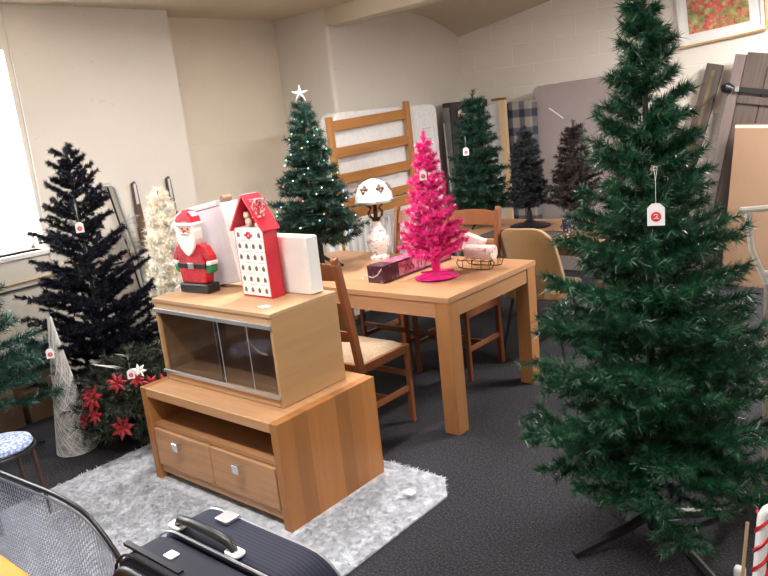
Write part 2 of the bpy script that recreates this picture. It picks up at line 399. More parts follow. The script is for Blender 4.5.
# ceiling: flat part, beam, shallow vault against the block wall
cl = MB().box(XREC - .1, XR, YF, 4.72, H0, H0 + .1)
nx, ny = 16, 20; vs = []; fs = []
for i in range(nx + 1):
    x = XFR + (XR - XFR) * (i / nx) - .02
    sp = 2.36 + min(.17 * max(0, x - XFR), .24)
    for j in range(ny + 1):
        u = j / ny; y = 4.86 + (YB - 4.86) * u + .01
        a = 2.44 + min(.06 * (x - XFR), .12); base = a + (sp - a) * u
        vs.append((x, y, base + .19 * math.sin(PI * u) ** .85))
for i in range(nx):
    for j in range(ny):
        a = i * (ny + 1) + j; fs.append((a, a + 1, a + ny + 2, a + ny + 1))
vt = MB().add(vs, fs)
struct('ceiling', cl, M['ceil'])
o = vt.build('ceiling', M['ceil'], smooth=True); o['kind'] = 'structure'; 
struct('trim_2', MB().beam((XFR - .02, 4.79, 2.535), (XR, 4.79, 2.66), .17, .20), M['ceil'], bevel=.01)
MBc = MB().box(XREC, XR, 4.7, YB + .1, 2.82, 2.9); struct('ceiling', MBc, M['ceil'])
# window
wf = MB()
for (a, b, c, d) in ((wy0, wy1, wz0, wz0 + .025), (wy0, wy1, wz1 - .025, wz1), (wy0, wy0 + .025, wz0, wz1), (wy1 - .025, wy1, wz0, wz1)):
    wf.box(XL - .20, XL - .15, a, b, c, d)
w = wf.build('window_1', M['white'], bevel=.004); w['kind'] = 'structure'
MB().box(XL - .18, XL - .174, wy0 + .03, wy1 - .03, wz0 + .03, wz1 - .03).build('pane', M['windowglass'], w)
MB().box(XL - .14, XL + .02, wy0 - .03, wy1 + .03, wz0 - .03, wz0).build('window_sill', M['white'], w, bevel=.004)
# wiring on the left wall
tagp(MB().tube([(XL + .008, 2.215, 2.56), (XL + .008, 2.212, 2.3), (XL + .010, 2.208, 1.74), (XL + .008, 2.19, .94), (XL + .008, 2.13, .0)], .0045, 6).build('cable', M['string'], smooth=True),
     'thin white cable running down the wall right of the window', 'cable')
for k, (dz, mm, lab) in enumerate(((0, 'blackmetal', 'dark thin pipe low along the left wall, lower of the pair'), (.035, 'pinepale', 'tan thin pipe low along the left wall, upper of the pair'))):
    tagp(MB().tube([(XL + .02, -.5, .76 + dz), (XL + .02, 3.3, .84 + dz * 1.3)], .007, 8).build('wall_pipe', M[mm], smooth=True), lab, 'pipe')
# ceiling lights that light the room
def batten(x, y, z, rot, power, lab):
    t = thing('ceiling_light', lab, 'light', (x, y, z), rot)
    MB().box(-.62, .62, -.05, .05, .0, .05).build('housing', M['white'], t, bevel=.005)
    MB().tube([(-.6, 0, -.02), (.6, 0, -.02)], .017, 10).build('tube', emit('tube_glow', (1, .95, .88), 6), t, smooth=True)
    ld = bpy.data.lights.new('tube_light', 'AREA'); ld.shape = 'RECTANGLE'; ld.size = 1.2; ld.size_y = .12; ld.energy = power; ld.color = (1, .965, .925)
    lo = bpy.data.objects.new('tube_light', ld); COL.objects.link(lo); lo.parent = t; lo.location = (0, 0, -.045)
batten(-1.9, .9, 2.52, 0, 36, 'fluorescent tube light on the ceiling nearest the camera')
batten(-.55, 5.2, 2.50, PI / 2, 125, 'fluorescent tube light on the ceiling at the far right')
batten(.6, 1.2, 2.52, PI / 2, 24, 'fluorescent tube light on the ceiling at the near right')
batten(-2.9, 2.9, 2.52, PI / 2, 46, 'added fluorescent tube light, out of view on the ceiling above the dining table')  # unseen fitting, added to brighten the left wall and recess
# daylight
W = bpy.data.worlds.new('daylight'); bpy.context.scene.world = W; W.use_nodes = True
W.node_tree.nodes['Background'].inputs[0].default_value = (.93, .97, 1, 1); W.node_tree.nodes['Background'].inputs[1].default_value = 18
pl = bpy.data.lights.new('window_daylight', 'AREA'); pl.shape = 'RECTANGLE'; pl.size = wy1 - wy0; pl.size_y = wz1 - wz0; pl.cycles.is_portal = True
po = bpy.data.objects.new('window_daylight', pl); COL.objects.link(po); po.location = (XL - .24, (wy0 + wy1) / 2, (wz0 + wz1) / 2); po.rotation_euler = (PI / 2, 0, -PI / 2)

# ================================================================== RUG
rng = np.random.default_rng(3)
rx0, rx1, ry0, ry1 = -3.56, -1.79, .95, 2.42
rb = MB().prism([(rx0 + .0, ry0), (rx1, ry0), (rx1 + .01, ry1 - .12), (rx1 - .09, ry1), (rx0, ry1)], 0.001, .010, 'XY')
n = 120000
P = np.stack([rng.uniform(rx0, rx1, n), rng.uniform(ry0, ry1, n), np.full(n, .009)], 1)
keep = ~((P[:, 0] > rx1 - .09) & (P[:, 1] > ry1 - .12) & ((P[:, 0] - rx1 + .09) / .09 + (P[:, 1] - ry1 + .12) / .12 > 1)); P = P[keep]
P = P[~((P[:, 0] > -3.16) & (P[:, 0] < -2.21) & (P[:, 1] > 1.77) & (P[:, 1] < 2.31))]; n = len(P)
clump = np.sin(P[:, 0] * 60 + np.sin(P[:, 1] * 47) * 2) + np.sin(P[:, 1] * 66 + np.cos(P[:, 0] * 39) * 2)
ang = clump * .9 + rng.normal(0, 1.1, n); el = rng.uniform(.08, .55, n)
d = np.stack([np.cos(ang) * np.cos(el), np.sin(ang) * np.cos(el), np.sin(el)], 1) * rng.uniform(.012, .030, n)[:, None]
under = (P[:, 0] > -3.22) & (P[:, 0] < -2.15) & (P[:, 1] > 1.70) & (P[:, 1] < 2.37); d[under] *= .35
s = np.stack([-np.sin(ang), np.cos(ang), rng.uniform(-.3, .3, n)], 1) * .0026
tagp(tri_mesh('shaggy_rug', np.stack([P - s, P + s, P + d], 1), M['rug'], None, rb), 'pale grey shaggy rug on the carpet under the low oak television unit', 'rug')
tagp(MB().prism([(-.026, -.017), (.024, -.02), (.030, .006), (.012, .022), (-.022, .016)], 0, .002, 'XY').build('paper_label', M['tag'], None), 'small white paper label lying on the grey rug', 'label')
bpy.data.objects['paper_label'].location = (-1.915, 2.205, .034)

# ================================================================== TV UNIT (front towards -y)
t = thing('television_unit', 'low oak television unit with an open shelf and two drawers on the rug', 'television unit', (-2.168, 1.728, .003))
w_, d_, h_ = -1.0, .605, .491
MB().box(w_ + .0455, -.0455, 0, d_, h_ - .045, h_).build('top', M['oak'], t, bevel=.003)
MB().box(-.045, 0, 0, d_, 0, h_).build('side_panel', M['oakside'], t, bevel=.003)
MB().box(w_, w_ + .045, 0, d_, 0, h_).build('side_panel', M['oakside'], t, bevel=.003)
MB().box(w_ + .046, -.046, .02, d_ - .02, .285, .305).build('shelf', M['oakin'], t)
MB().box(w_ + .046, -.046, d_ - .02, d_ - .008, .05, h_ - .05).build('back_panel', M['oakin'], t)
MB().box(w_ + .046, -.046, .015, .04, .045, .085).build('bottom_rail', M['oak'], t, bevel=.002)
for k in range(2):
    x0 = w_ + .049 + k * .449
    dr = MB().box(x0, x0 + .443, .004, .024, .088, .282).box(x0 + .01, x0 + .433, .025, .4, .095, .25).build('drawer', M['oak'], t, bevel=.004)
    kn = MB(); kn.tube([(x0 + .2215, .004, .242), (x0 + .2215, -.018, .242)], .006, 8); kn.box(x0 + .2015, x0 + .2415, -.036, -.014, .222, .260)
    kn.build('knob', M['chrome'], dr, bevel=.004)

# ================================================================== GLASS FRONTED CABINET on it
t = thing('glass_cabinet', 'beech box cabinet with sliding smoked glass front standing on the oak television unit', 'cabinet', (-2.27, 1.862, .496))
w_, d_, h_ = -.860, .392, .417
MB().box(w_, 0, -.006, d_, h_ - .018, h_).build('top', M['beech'], t, bevel=.002)
MB().box(-.018, 0, 0, d_, .0, h_ - .019).build('side_panel', M['beechside'], t, bevel=.002)
MB().box(w_, w_ + .018, 0, d_, .0, h_ - .019).build('side_panel', M['beechside'], t, bevel=.002)
MB().box(w_ + .019, -.019, 0, d_, .0, .045).build('bottom', M['beech'], t, bevel=.002)
MB().box(w_ + .019, -.019, d_ - .012, d_, .046, h_ - .019).build('back_panel', M['beech'], t)
MB().box(w_ + .019, -.019, 0, .012, h_ - .062, h_ - .019).build('top_rail', M['beech'], t)
MB().box(w_ + .002, -.002, -.012, -.001, h_ - .068, h_ - .048).build('track', M['alu'], t, bevel=.002)
MB().box(w_ + .002, -.002, -.012, -.001, .040, .056).build('track', M['alu'], t, bevel=.002)
for (a, b, y) in ((w_ + .02, w_ + .47, .014), (w_ + .43, -.02, .022)):
    g = MB().box(a, b, y, y + .004, .047, h_ - .066).build('glass_door', M['glassdark'], t)
    e = b if y < .02 else a
    MB().box(e - .003, e + .003, y - .002, y - .0005, .047, h_ - .066).build('glass_edge', M['alu'], g)
MB().box(-.19, -.184, .012, .013, .047, h_ - .066).build('glass_edge', M['alu'], t)
tagp(MB().tube([(-2.53, 1.93, .84), (-2.53, 1.93, .77), (-2.51, 1.93, .73), (-2.46, 1.93, .70), (-2.41, 1.93, .695)], .0045, 6).tube([(-2.53, 1.93, .76), (-2.55, 1.93, .73)], .003, 6).build('lead', M['string'], smooth=True),
     'thin white electric lead hanging inside the glass fronted cabinet', 'lead')
tagp(MB().prism([(-.035, -.012), (.01, -.022), (.03, -.006), (.024, .014), (-.01, .02)], 0, .003, 'XY').build('paper_slip', M['tag']), 'white torn paper slip on top of the beech cabinet', 'paper')
bpy.data.objects['paper_slip'].location = (-2.385, 1.935, .914)

# ------------------------------------------------ things on the cabinet
T = .914
def arc(cx, cz, r, a0, a1, n=8, sx=1): return [(cx + sx * r * math.cos(math.radians(a0 + (a1 - a0) * i / n)), cz + r * math.sin(math.radians(a0 + (a1 - a0) * i / n))) for i in range(n + 1)]
t = thing('festive_figure', 'wooden festive figure with white beard in red suit and black belt on the cabinet', 'figurine', (-2.985, 2.035, T), math.radians(4)); t.scale = (1.14, 1.1, 1.02)
D0, D1 = -.022, .026
MB().prism([(-.085, .0), (.095, .0), (.10, .045), (-.085, .045)], -.035, .035).build('boots', M['black'], t, bevel=.006)
MB().prism([(-.078, .045), (.075, .045), (.088, .10), (.078, .19), (.068, .235), (-.07, .235), (-.082, .17), (-.085, .10)], D0, D1).build('coat', M['red2'], t, bevel=.006)
MB().prism([(-.090, .118), (.090, .118), (.090, .142), (-.090, .142)], D0 - .003, D1 + .003).build('belt', M['black'], t, bevel=.002)
MB().box(-.018, .018, D0 - .007, D0 - .003, .115, .145).build('buckle', M['alu'], t, bevel=.002)
for sx in (-1, 1):
    ar = MB().prism([(sx * .062, .235), (sx * .090, .222), (sx * .118, .180), (sx * .120, .155), (sx * .100, .150), (sx * .080, .175)], D0 + .004, D1 - .004).build('arm', M['red2'], t, bevel=.005)
    MB().prism([(sx * .092, .132), (sx * .122, .136), (sx * .123, .156), (sx * .095, .153)], D0 + .001, D1 - .001).build('cuff', M['white'], ar, bevel=.004)
    MB().prism([(sx * .078, .105), (sx * .098, .092), (sx * .116, .105), (sx * .118, .132), (sx * .092, .132)], D0 + .003, D1 - .003).build('mitten', M['green'], ar, bevel=.005)
hd = MB().prism(arc(0, .30, .052, 0, 360, 20)[:-1], D0 - .002, D1 - .004).build('head', M['skin'], t, bevel=.006)
MB().prism([(-.050, .325), (-.060, .30), (-.060, .26), (-.045, .218), (-.02, .188), (0, .176), (.02, .188), (.045, .218), (.060, .26), (.060, .30), (.050, .325), (.036, .30), (.030, .283), (0, .290), (-.030, .283), (-.036, .30)], D0 - .008, D1 - .008).build('beard', M['white'], hd, bevel=.005)
MB().ball((0, D0 - .010, .297), .008, 6).build('nose', M['redprint'], hd, smooth=True)
MB().tube([(-.026, D0 - .011, .284), (-.010, D0 - .012, .290), (0, D0 - .012, .286), (.010, D0 - .012, .290), (.026, D0 - .011, .284)], [.003, .006, .004, .006, .003], 6).build('moustache', M['white'], hd)
for sx in (-1, 1): MB().ball((sx * .018, D0 - .003, .308), .0045, 6).build('eye', M['black'], hd, smooth=True)
ht = MB().prism([(-.052, .330), (.055, .330), (.050, .365), (.028, .388), (-.010, .394), (-.048, .375), (-.072, .345)], D0 - .002, D1).build('hat', M['red'], t, bevel=.008)
MB().prism([(-.060, .318), (.060, .318), (.060, .337), (-.060, .337)], D0 - .007, D1 + .003).build('hat_trim', M['white'], ht, bevel=.006)
MB().ball((-.082, 0, .318), .022, 8).build('pompom', M['white'], ht, smooth=True)

t = thing('tall_box', 'tall grey-white glossy box leaning behind the red suited figure on the cabinet', 'box', (-2.895, 2.125, T + .020), (0, math.radians(-9), 0))
MB().box(-.125, .118, 0, .08, 0, .375).build('body', M['silverish'], t, bevel=.003)
MB().box(.1185, .150, .0, .08, .003, .385).build('white_side', M['white'], t, bevel=.003)
MB().box(-.135, .10, -.006, .07, .376, .402).build('lid', M['silverish'], t, bevel=.004)
MB().tube([(.125, .01, .402), (.125, .06, .402)], .016, 10).build('end_roll', M['card'], t, smooth=True)

t = thing('polystyrene_box', 'plain white box standing behind the red house calendar at the cabinet end', 'box', (-2.55, 2.155, T))
MB().box(-.19, .225, 0, .075, 0, .262).build('body', M['offwhite'], t, bevel=.006)
MB().box(.226, .232, .003, .072, .004, .258).build('end_cap', M['white'], t, bevel=.002)
MB().lathe([(.008, 0), (.008, .008), (.004, .012)], 10, (-.165, -.0, .13)).build('stud', M['alu'], t)

t = thing('advent_calendar', 'red gabled house advent calendar with small white drawers on the cabinet', 'advent calendar', (-2.562, 2.045, T), math.radians(-1))
W2 = .103; HB = .318; GZ = .465
MB().box(-W2, W2, .004, .078, 0, .008).build('base', M['red'], t)
MB().box(W2 - .006, W2, .002, .078, .008, HB).build('side_wall', M['red'], t, bevel=.001)
MB().box(-W2, -W2 + .006, .002, .078, .008, HB).build('side_wall', M['red'], t, bevel=.001)
MB().prism([(-W2, HB), (W2, HB), (0, GZ - .005)], .070, .078).box(-W2, W2, .070, .078, .008, HB).build('back_wall', M['red'], t)
MB().box(-W2 + .006, W2 - .006, .004, .069, HB - .006, HB).build('attic_floor', M['white'], t)
for sx in (-1, 1):
    a = Vector((sx * .001, .038, GZ)); b = Vector((sx * (W2 + .012), .038, HB - .012))
    MB().beam(a, b, .098, .010, up=(0, 1, 0) if False else (sx, 0, 1)).build('roof', M['red'], t, bevel=.001)
MB().box(.045, .085, .0, .045, .365, .438).box(.038, .092, -.006, .05, .438, .446).build('chimney', patterned('chimney_stripes', (.62, .02, .05), (.85, .6, .6), 70, .5, .55, .4), t)
cw = (2 * W2 - .012) / 4; rh = (HB - .014) / 6
for r in range(6):
    for c in range(4):
        if r == 5 and c in (1, 2): continue
        x = -W2 + .006 + cw * (c + .5); z = .008 + rh * (r + .5)
        dw = MB().box(x - cw / 2 + .001, x + cw / 2 - .001, 0.0, .06, z - rh / 2 + .001, z + rh / 2 - .001).build('drawer', M['white'], t, bevel=.0008)
        MB().prism([(x - .007, z - .010), (x + .007, z - .010), (x + .009, z + .004), (x, z + .014), (x - .009, z + .004)], -.002, -.0002).build('cut_out', M['mosaic'], dw)
z = .008 + rh * 5.5
dw = MB().box(-cw + .001, cw - .001, 0, .06, z - rh / 2 + .001, z + rh / 2 - .001).build('drawer', M['white'], t, bevel=.0008)
em = MB()
for k in range(7):
    a = 2 * PI * k / 7; em.ball((.012 * math.cos(a), -.002, z + .012 * math.sin(a)), .0055, 5)
for sx in (-1, 1): em.ball((sx * .022, -.002, z), .005, 5)
em.build('wreath_emblem', M['redprint'], dw)
bear = MB(); bear.ball((-.025, .03, HB + .022), .018, 8, (1, .8, 1.2)); bear.ball((-.025, .024, HB + .052), .014, 8); bear.ball((-.036, .024, HB + .065), .005, 6); bear.ball((-.014, .024, HB + .065), .005, 6); bear.tube([(-.012, .02, HB + .03), (.006, .01, HB + .02)], .006, 6)
bear.build('toy_bear', M['cream'], t, smooth=True)
MB().ball((.035, .03, HB + .012), .012, 8).ball((.035, .03, HB + .032), .009, 8).build('toy_snowman', M['white'], t, smooth=True)
MB().lathe([(.02, 0), (.001, .06)], 10, (.012, .055, HB)).build('toy_tree', M['n_dark'], t)

# ================================================================== DINING TABLE
t = thing('dining_table', 'large oak dining table with square legs holding the lit tree and magenta tree', 'table', (-2.075, 2.834, 0))
tw, td, tz = -1.60, .893, .744
MB().box(tw, 0, 0, td, tz - .032, tz).build('tabletop', M['tabletop'], t, bevel=.003)
MB().box(tw + .09, -.09, .012, .032, tz - .115, tz - .033).build('apron', M['tabletop'], t)
MB().box(tw + .09, -.09, td - .032, td - .012, tz - .115, tz - .033).build('apron', M['tabletop'], t)
ap = wood('apron_wood', (.38, .19, .08), 'Y', var=.12)
MB().box(-.030, -.010, .09, td - .09, tz - .115, tz - .033).build('apron', ap, t)
MB().box(tw + .010, tw + .030, .09, td - .09, tz - .115, tz - .033).build('apron', ap, t)
for x in (-.094, tw + .004):
    for y in (.004, td - .094):
        MB().box(x, x + .09, y, y + .09, 0, tz - .033).build('leg', M['tableleg'], t, bevel=.002)

# ================================================================== LADDER BACK CHAIRS
def make_chair():
    t = thing('dining_chair', 'x', 'chair')
    W, D, S, HT = .40, .40, .445, 1.02
    w = M['chairwood']
    for sx in (-1, 1):
        MB().tube([(sx * W / 2, D / 2 - .02, 0), (sx * W / 2, D / 2 - .02, S + .005)], .019, 4).build('leg', w, t, bevel=.004)
        x = sx * (W / 2 - .005)
        p = MB(); pts = [(x, -D / 2, 0), (x, -D / 2 + .01, S), (x, -D / 2 - .02, S + .22), (x, -D / 2 - .075, HT - .03), (x, -D / 2 - .085, HT)]
        for a, b in zip(pts[:-1], pts[1:]): p.beam(a, b, .030, .040 if a[2] < .9 else .034, up=(0, 1, 0))
        p.build('leg', w, t, bevel=.003)
        MB().beam((sx * (W / 2 - .004), -D / 2, .20), (sx * (W / 2 - .004), D / 2 - .02, .20), .016, .03).build('stretcher', w, t, bevel=.002)
        MB().beam((sx * (W / 2 - .002), -D / 2 + .01, S - .02), (sx * (W / 2 - .002), D / 2 - .02, S - .02), .022, .045).build('seat_rail', w, t, bevel=.002)
    for yy in (-D / 2 + .01, D / 2 - .02): MB().beam((-W / 2, yy, S - .02), (W / 2, yy, S - .02), .022, .045).build('seat_rail', w, t, bevel=.002)
    MB().beam((-W / 2, 0, .20), (W / 2, 0, .20), .016, .03).build('stretcher', w, t, bevel=.002)
    MB().beam((-W / 2, D / 2 - .02, .28), (W / 2, D / 2 - .02, .28), .016, .03).build('stretcher', w, t, bevel=.002)
    st = MB(); n = 10; vs = []; fs = []
    for i in range(n + 1):
        for j in range(n + 1):
            u = i / n * 2 - 1; v = j / n * 2 - 1; e = max(abs(u), abs(v))
            vs.append((u * (W / 2 - .018), .0 + v * (D / 2 - .02), S + .018 + .012 * (1 - e ** 6) - .014 * (1 - u * u) * (1 - v * v) * .6 - (.02 if e > .999 else 0)))
    for i in range(n):
        for j in range(n): a = i * (n + 1) + j; fs.append((a, a + 1, a + n + 2, a + n + 1))
    st.add(vs, fs); k = len(st.v); st.box(-W / 2 + .018, W / 2 - .018, -D / 2 + .02, D / 2 - .02, S - .03, S)
    st.build('seat', M['rush'], t, smooth=True)
    for z, hh, y in ((.60, .055, -D / 2 - .004), (.755, .06, -D / 2 - .03), (.945, .085, -D / 2 - .068)):
        sl = MB(); m = 8; vs = []; fs = []
        for i in range(m + 1):
            u = i / m * 2 - 1; x = u * (W / 2 - .018); yy = y - .022 * (1 - u * u); tp = .012 * (1 - u * u)
            for (dy, dz) in ((-.008, -hh / 2), (.008, -hh / 2), (.008, hh / 2 + tp), (-.008, hh / 2 + tp)): vs.append((x, yy + dy - dz * .25, z + dz))
        for i in range(m):
            for j in range(4): a = i * 4 + j; b = i * 4 + (j + 1) % 4; fs.append((a, b, b + 4, a + 4))
        fs += [(0, 1, 2, 3), (m * 4, m * 4 + 1, m * 4 + 2, m * 4 + 3)]
        sl.add(vs, fs).build('back_slat', w, t, bevel=.002)
    return t
ch = make_chair()
ch['label'] = 'brown ladder-back chair with rush seat between the glass cabinet and the dining table'
ch['group'] = 'ladder-back chairs at the dining table'
ch.location = (-2.615, 2.70, 0); ch.rotation_euler = (0, 0, math.radians(0))
c2 = copy_tree(ch); c2['label'] = 'brown ladder-back chair on the far side of the table behind the sleigh'; c2.location = (-2.655, 3.70, 0); c2.rotation_euler = (0, 0, PI)
c3 = copy_tree(ch); c3['label'] = 'brown ladder-back chair on the far side of the table behind the lamp and magenta tree'; c3.location = (-3.12, 3.71, 0); c3.rotation_euler = (0, 0, PI - .04)

# ================================================================== things on the dining table
Z = .7445
lit = tree('lit_christmas_tree', 'green artificial Christmas tree with tiny lights and a silver star on the table', 'artificial tree', (-3.29, 3.17, Z), 1.07,
     lambda u: .240 * (1 - u) ** .9 + .030, .25, 16, 13, 'n_dark', 1100, .038, .0042, 11, stand='tripod', sr=.14, rise=.05, twigs=6, twl=.3, top=.06, tip_up=.3, zj=.8)
# string lights
t = thing('string_lights', 'string of tiny multicoloured lights wound around the tree on the table', 'string lights', (-3.29, 3.17, Z))
bulbm = [emit('bulb_blue', (.25, .40, 1), 2), emit('bulb_green', (.2, 1, .6), 1.4), emit('bulb_warm', (1, .85, .35), 1.3), emit('bulb_red', (1, .12, .10), 1.6), emit('bulb_white', (.75, .82, 1), 1.3)]
pts = []; nb = 64; r_ = random.Random(5)
for i in range(nb):
    u = i / nb; a = i * 2.25 + r_.uniform(-.2, .2); z = .26 + .70 * u; r = (.240 * (1 - u) ** .9 + .030) * .93 + .020
    pts.append((r * math.cos(a), r * math.sin(a), z))
fine = []
for a, b in zip(pts[:-1], pts[1:]):
    m = (Vector(a) + Vector(b)) / 2; ax = Vector((0, 0, m.z)); m = ax + (m - ax) * 1.0; fine += [a, tuple(m)]
MB().tube(fine, .0014, 4).build('wire', M['green'], t)
for i, p in enumerate(pts):
    MB().ball(p, .0048, 5).build('bulb', bulbm[(0, 4, 1, 3, 0, 2, 4, 1)[i % 8] if i < 40 else (1, 1, 2, 4, 0)[i % 5]], t, smooth=True)
st = MB(); n = 5; out = []
for i in range(10):
    a = PI / 2 + i * PI / 5; r = .055 if i % 2 == 0 else .020; out.append((r * math.cos(a), r * math.sin(a)))
vs = [(x, 0, z) for x, z in out] + [(0, -.014, 0), (0, .014, 0)]
st.add(vs, [(i, (i + 1) % 10, 10) for i in range(10)] + [((i + 1) % 10, i, 11) for i in range(10)])
o = st.build('star_topper', mat('glittery_silver', (.42, .43, .43), .4, .2, var=.3, scale=90)); o.location = (-3.29, 3.17, Z + 1.09); o.rotation_euler = (0, 0, math.radians(40))
tagp(o, 'silver five-pointed star on the tip of the lit tree', 'star topper')

# lamp
t = thing('table_lamp', 'porcelain table lamp with white mosaic dome shade on the dining table', 'lamp', (-3.13, 3.56, Z))
MB().lathe([(.062, 0), (.064, .015), (.050, .026), (.040, .032), (.052, .048), (.072, .085), (.080, .125), (.070, .165), (.048, .20), (.030, .225), (.028, .245), (.032, .25)], 28).build('body', M['porcelain'], t, smooth=True)
g = MB(); g.tube([(0, 0, .25), (0, 0, .372)], .013, 8); g.lathe([(.022, .25), (.030, .262), (.018, .275)], 14)
for k in range(6):
    a = k * PI / 3; c, s_ = math.cos(a), math.sin(a); g.tube([(.012 * c, .012 * s_, .26), (.045 * c, .045 * s_, .28), (.052 * c, .052 * s_, .31), (.030 * c, .030 * s_, .335), (.075 * c, .075 * s_, .370), (.118 * c, .118 * s_, .378)], .005, 5)
g.build('fitting', M['brass'], t, smooth=True)
R0 = .124
pr = [(R0 * math.cos(a), .385 + .140 * math.sin(a)) for a in [PI / 2 * i / 10 for i in range(10)]] + [(.012, .526)]
sh = MB().lathe(pr, 28).build('shade', M['shade'], t, smooth=True)
MB().lathe([(R0 + .004, .372), (R0 + .004, .387), (R0 - .004, .387), (R0 - .004, .372)], 28).build('rim', M['alu'], sh, smooth=True)
cam_a = math.atan2(-3.56, 3.13)
for k in range(6):
    a = cam_a + .45 + k * PI / 3; mt = MB()
    def on_shade(th, el): return Vector((R0 * 1.012 * math.cos(el) * math.cos(th), R0 * 1.012 * math.cos(el) * math.sin(th), .385 + .142 * math.sin(el)))
    for (dth, de) in ((0, .24), (0, -.24), (.32, 0), (-.32, 0), (0, 0)):
        c0 = on_shade(a, .62); c1 = on_shade(a + dth * .55, .62 + de * .6); c2_ = on_shade(a + dth, .62 + de)
        mt.ball(c1 * 1.0, .0125, 6)
    mt.build('cross_motif', M['mosaic'], sh)

# magenta tree
tree('magenta_tree', 'small bright magenta tinsel Christmas tree on the dining table', 'artificial tree', (-2.405, 3.20, Z + .006), .80,
     lambda u: .165 * (1 - u) ** .95 + .018, .140, 12, 11, 'n_pink', 1400, .030, .0046, 21, stand='tripod', sr=.13, rise=.22, twigs=4, twl=.26, top=.07, tip_up=.5, trunk_m='pinkmetal', foot_m='pinkmetal', lean=(-.02, -.03), lh=.035, lr=.008, trunk_r=.010, jit=.12)
t = MB().lathe([(.125, 0), (.12, .003), (.02, .006)], 24).build('floor_disc', M['pinkmetal']); 
t.name = 'base_disc'; t.parent = bpy.data.objects['magenta_tree']
price_tag((-2.31, 3.03, 1.36), .038, 'white price tag hanging near the top of the magenta tree', math.radians(38), .03)

# maroon box
t = thing('tree_box', 'long maroon cardboard box with pink printed side lying beside the magenta tree', 'box', (-2.675, 2.985, Z))
b = MB().box(-.058, .058, 0, .66, 0, .098).build('carton', M['maroon'], t, bevel=.002)
MB().box(.0585, .0595, .14, .64, .012, .088).build('printed_panel', M['pinkprint'], t)
MB().box(-.045, .05, .10, .55, .0985, .0995).build('top_panel', M['pinkprint'], t)
lg = MB(); lg.tube([(.060, .20, .03), (.060, .22, .065), (.060, .24, .03), (.060, .26, .065), (.060, .28, .03)], .003, 4); lg.tube([(.060, .32, .03), (.060, .32, .06), (.060, .35, .06), (.060, .35, .03)], .003, 4); lg.tube([(.060, .39, .03), (.060, .41, .06), (.060, .43, .03)], .003, 4)
lg.build('lettering', M['maroon'], t)
MB().tube([(-.05, -.001, .035), (-.02, -.001, .03), (.02, -.001, .05), (.05, -.001, .085)], .0022, 4).build('ribbon_print', M['string'], t)
tagp(MB().tube([(.06, 0, 0), (.02, .03, 0), (0, .08, .0), (.04, .10, 0)], .0022, 5).build('cord_loop', M['string']), 'loop of white cord on the table beside the maroon box', 'cord'); bpy.data.objects['cord_loop'].location = (-2.86, 3.02, Z + .003)

# sleigh with rolls
t = thing('wire_sleigh', 'small bronze wire sleigh ornament at the far edge of the dining table', 'sleigh', (-2.29, 3.47, Z), math.radians(4)); t.scale = (.86, 1, 1)
for sy in (-.055, .055):
    r = MB(); r.tube([(-.13, sy, .065), (-.145, sy, .035), (-.125, sy, .010), (-.08, sy, .004), (.08, sy, .004), (.125, sy, .012), (.140, sy, .045), (.125, sy, .062), (.112, sy, .045), (.120, sy, .03)], .0032, 6)
    r.build('runner', M['brass'], t, smooth=True)
fr = MB()
for x in (-.10, -.03, .04, .10):
    for sy in (-.055, .055): fr.tube([(x, sy, .004), (x, sy, .052)], .0025, 5)
    fr.tube([(x, -.055, .052), (x, .055, .052)], .0025, 5)
for sy in (-.055, .055): fr.tube([(-.13, sy, .052), (.12, sy, .052)], .0028, 5)
fr.build('wire_frame', M['brass'], t, smooth=True)
t2 = MB(); t2.tube([(-.088, 0, 0), (.088, 0, 0)], .043, 16)
o = t2.build('wrapped_roll', M['logs'], None, bevel=.003); o.location = (-2.265, 3.445, Z + .100); o.rotation_euler = (0, 0, .06)
tagp(o, 'rose-printed wrapped roll lying along the front of the wire sleigh', 'parcel')
o = MB().box(-.065, .065, -.025, .025, -.05, .05).build('wrapped_parcel', M['logs'], None, bevel=.006); o.location = (-2.36, 3.53, Z + .125); o.rotation_euler = (0, .32, .06)
tagp(o, 'small pale printed parcel tilted in the back of the wire sleigh', 'parcel')

# ================================================================== TALL GREEN TREE
def tall_prof(u): return .405 * (1 - u) ** 1.0 + .055 * (1 - u) ** .3 - (.05 if u < .04 else 0)
tree('tall_christmas_tree', 'tall full green artificial Christmas tree standing on the carpet at the right', 'artificial tree', (-.93, 2.46, 0), 2.04,
     tall_prof, .31, 26, 19, 'n_tall', 1050, .040, .0034, 31, stand='tripod', sr=.34, rise=-.04, twigs=8, twl=.27, top=.10, tip_up=.40, trunk_r=.016, jit=.26, fwd=.9, up=.9, zj=1.0, topk=.72, la=-2.17, lr=.02, foot_m='black')
price_tag((-.795, 2.17, 1.315), .050, 'white price tag hanging from the front of the tall green tree', math.radians(18), .11)

# ================================================================== LEFT CORNER
tree('black_tinsel_tree', 'black and purple artificial Christmas tree by the left wall below the window', 'artificial tree', (-4.14, 2.08, 0), 1.65,
     lambda u: (.37 * (1 - u) ** .85 + .065), .33, 16, 13, 'n_black', 1600, .027, .0050, 41, stand='tripod', sr=.25, rise=.16, twigs=6, twl=.28, top=.05, tip_up=.6, up=.5, zj=.9)
price_tag((-3.79, 1.90, 1.27), .042, 'white price tag hanging high on the black tree', math.radians(55), .10, .0)
tree('teal_green_tree', 'teal-green artificial Christmas tree cut off by the left edge of the photo', 'artificial tree', (-4.22, 1.30, 0), 1.45,
     lambda u: (.42 * (1 - u) ** .8 + .05), .42, 12, 11, 'n_left', 520, .050, .0055, 51, stand='tripod', sr=.34, rise=.10, twigs=6, twl=.28, top=.07)
t = thing('silver_cone_tree', 'tall silver string cone tree standing on the carpet at the left', 'cone tree', (-3.93, 1.70, 0))
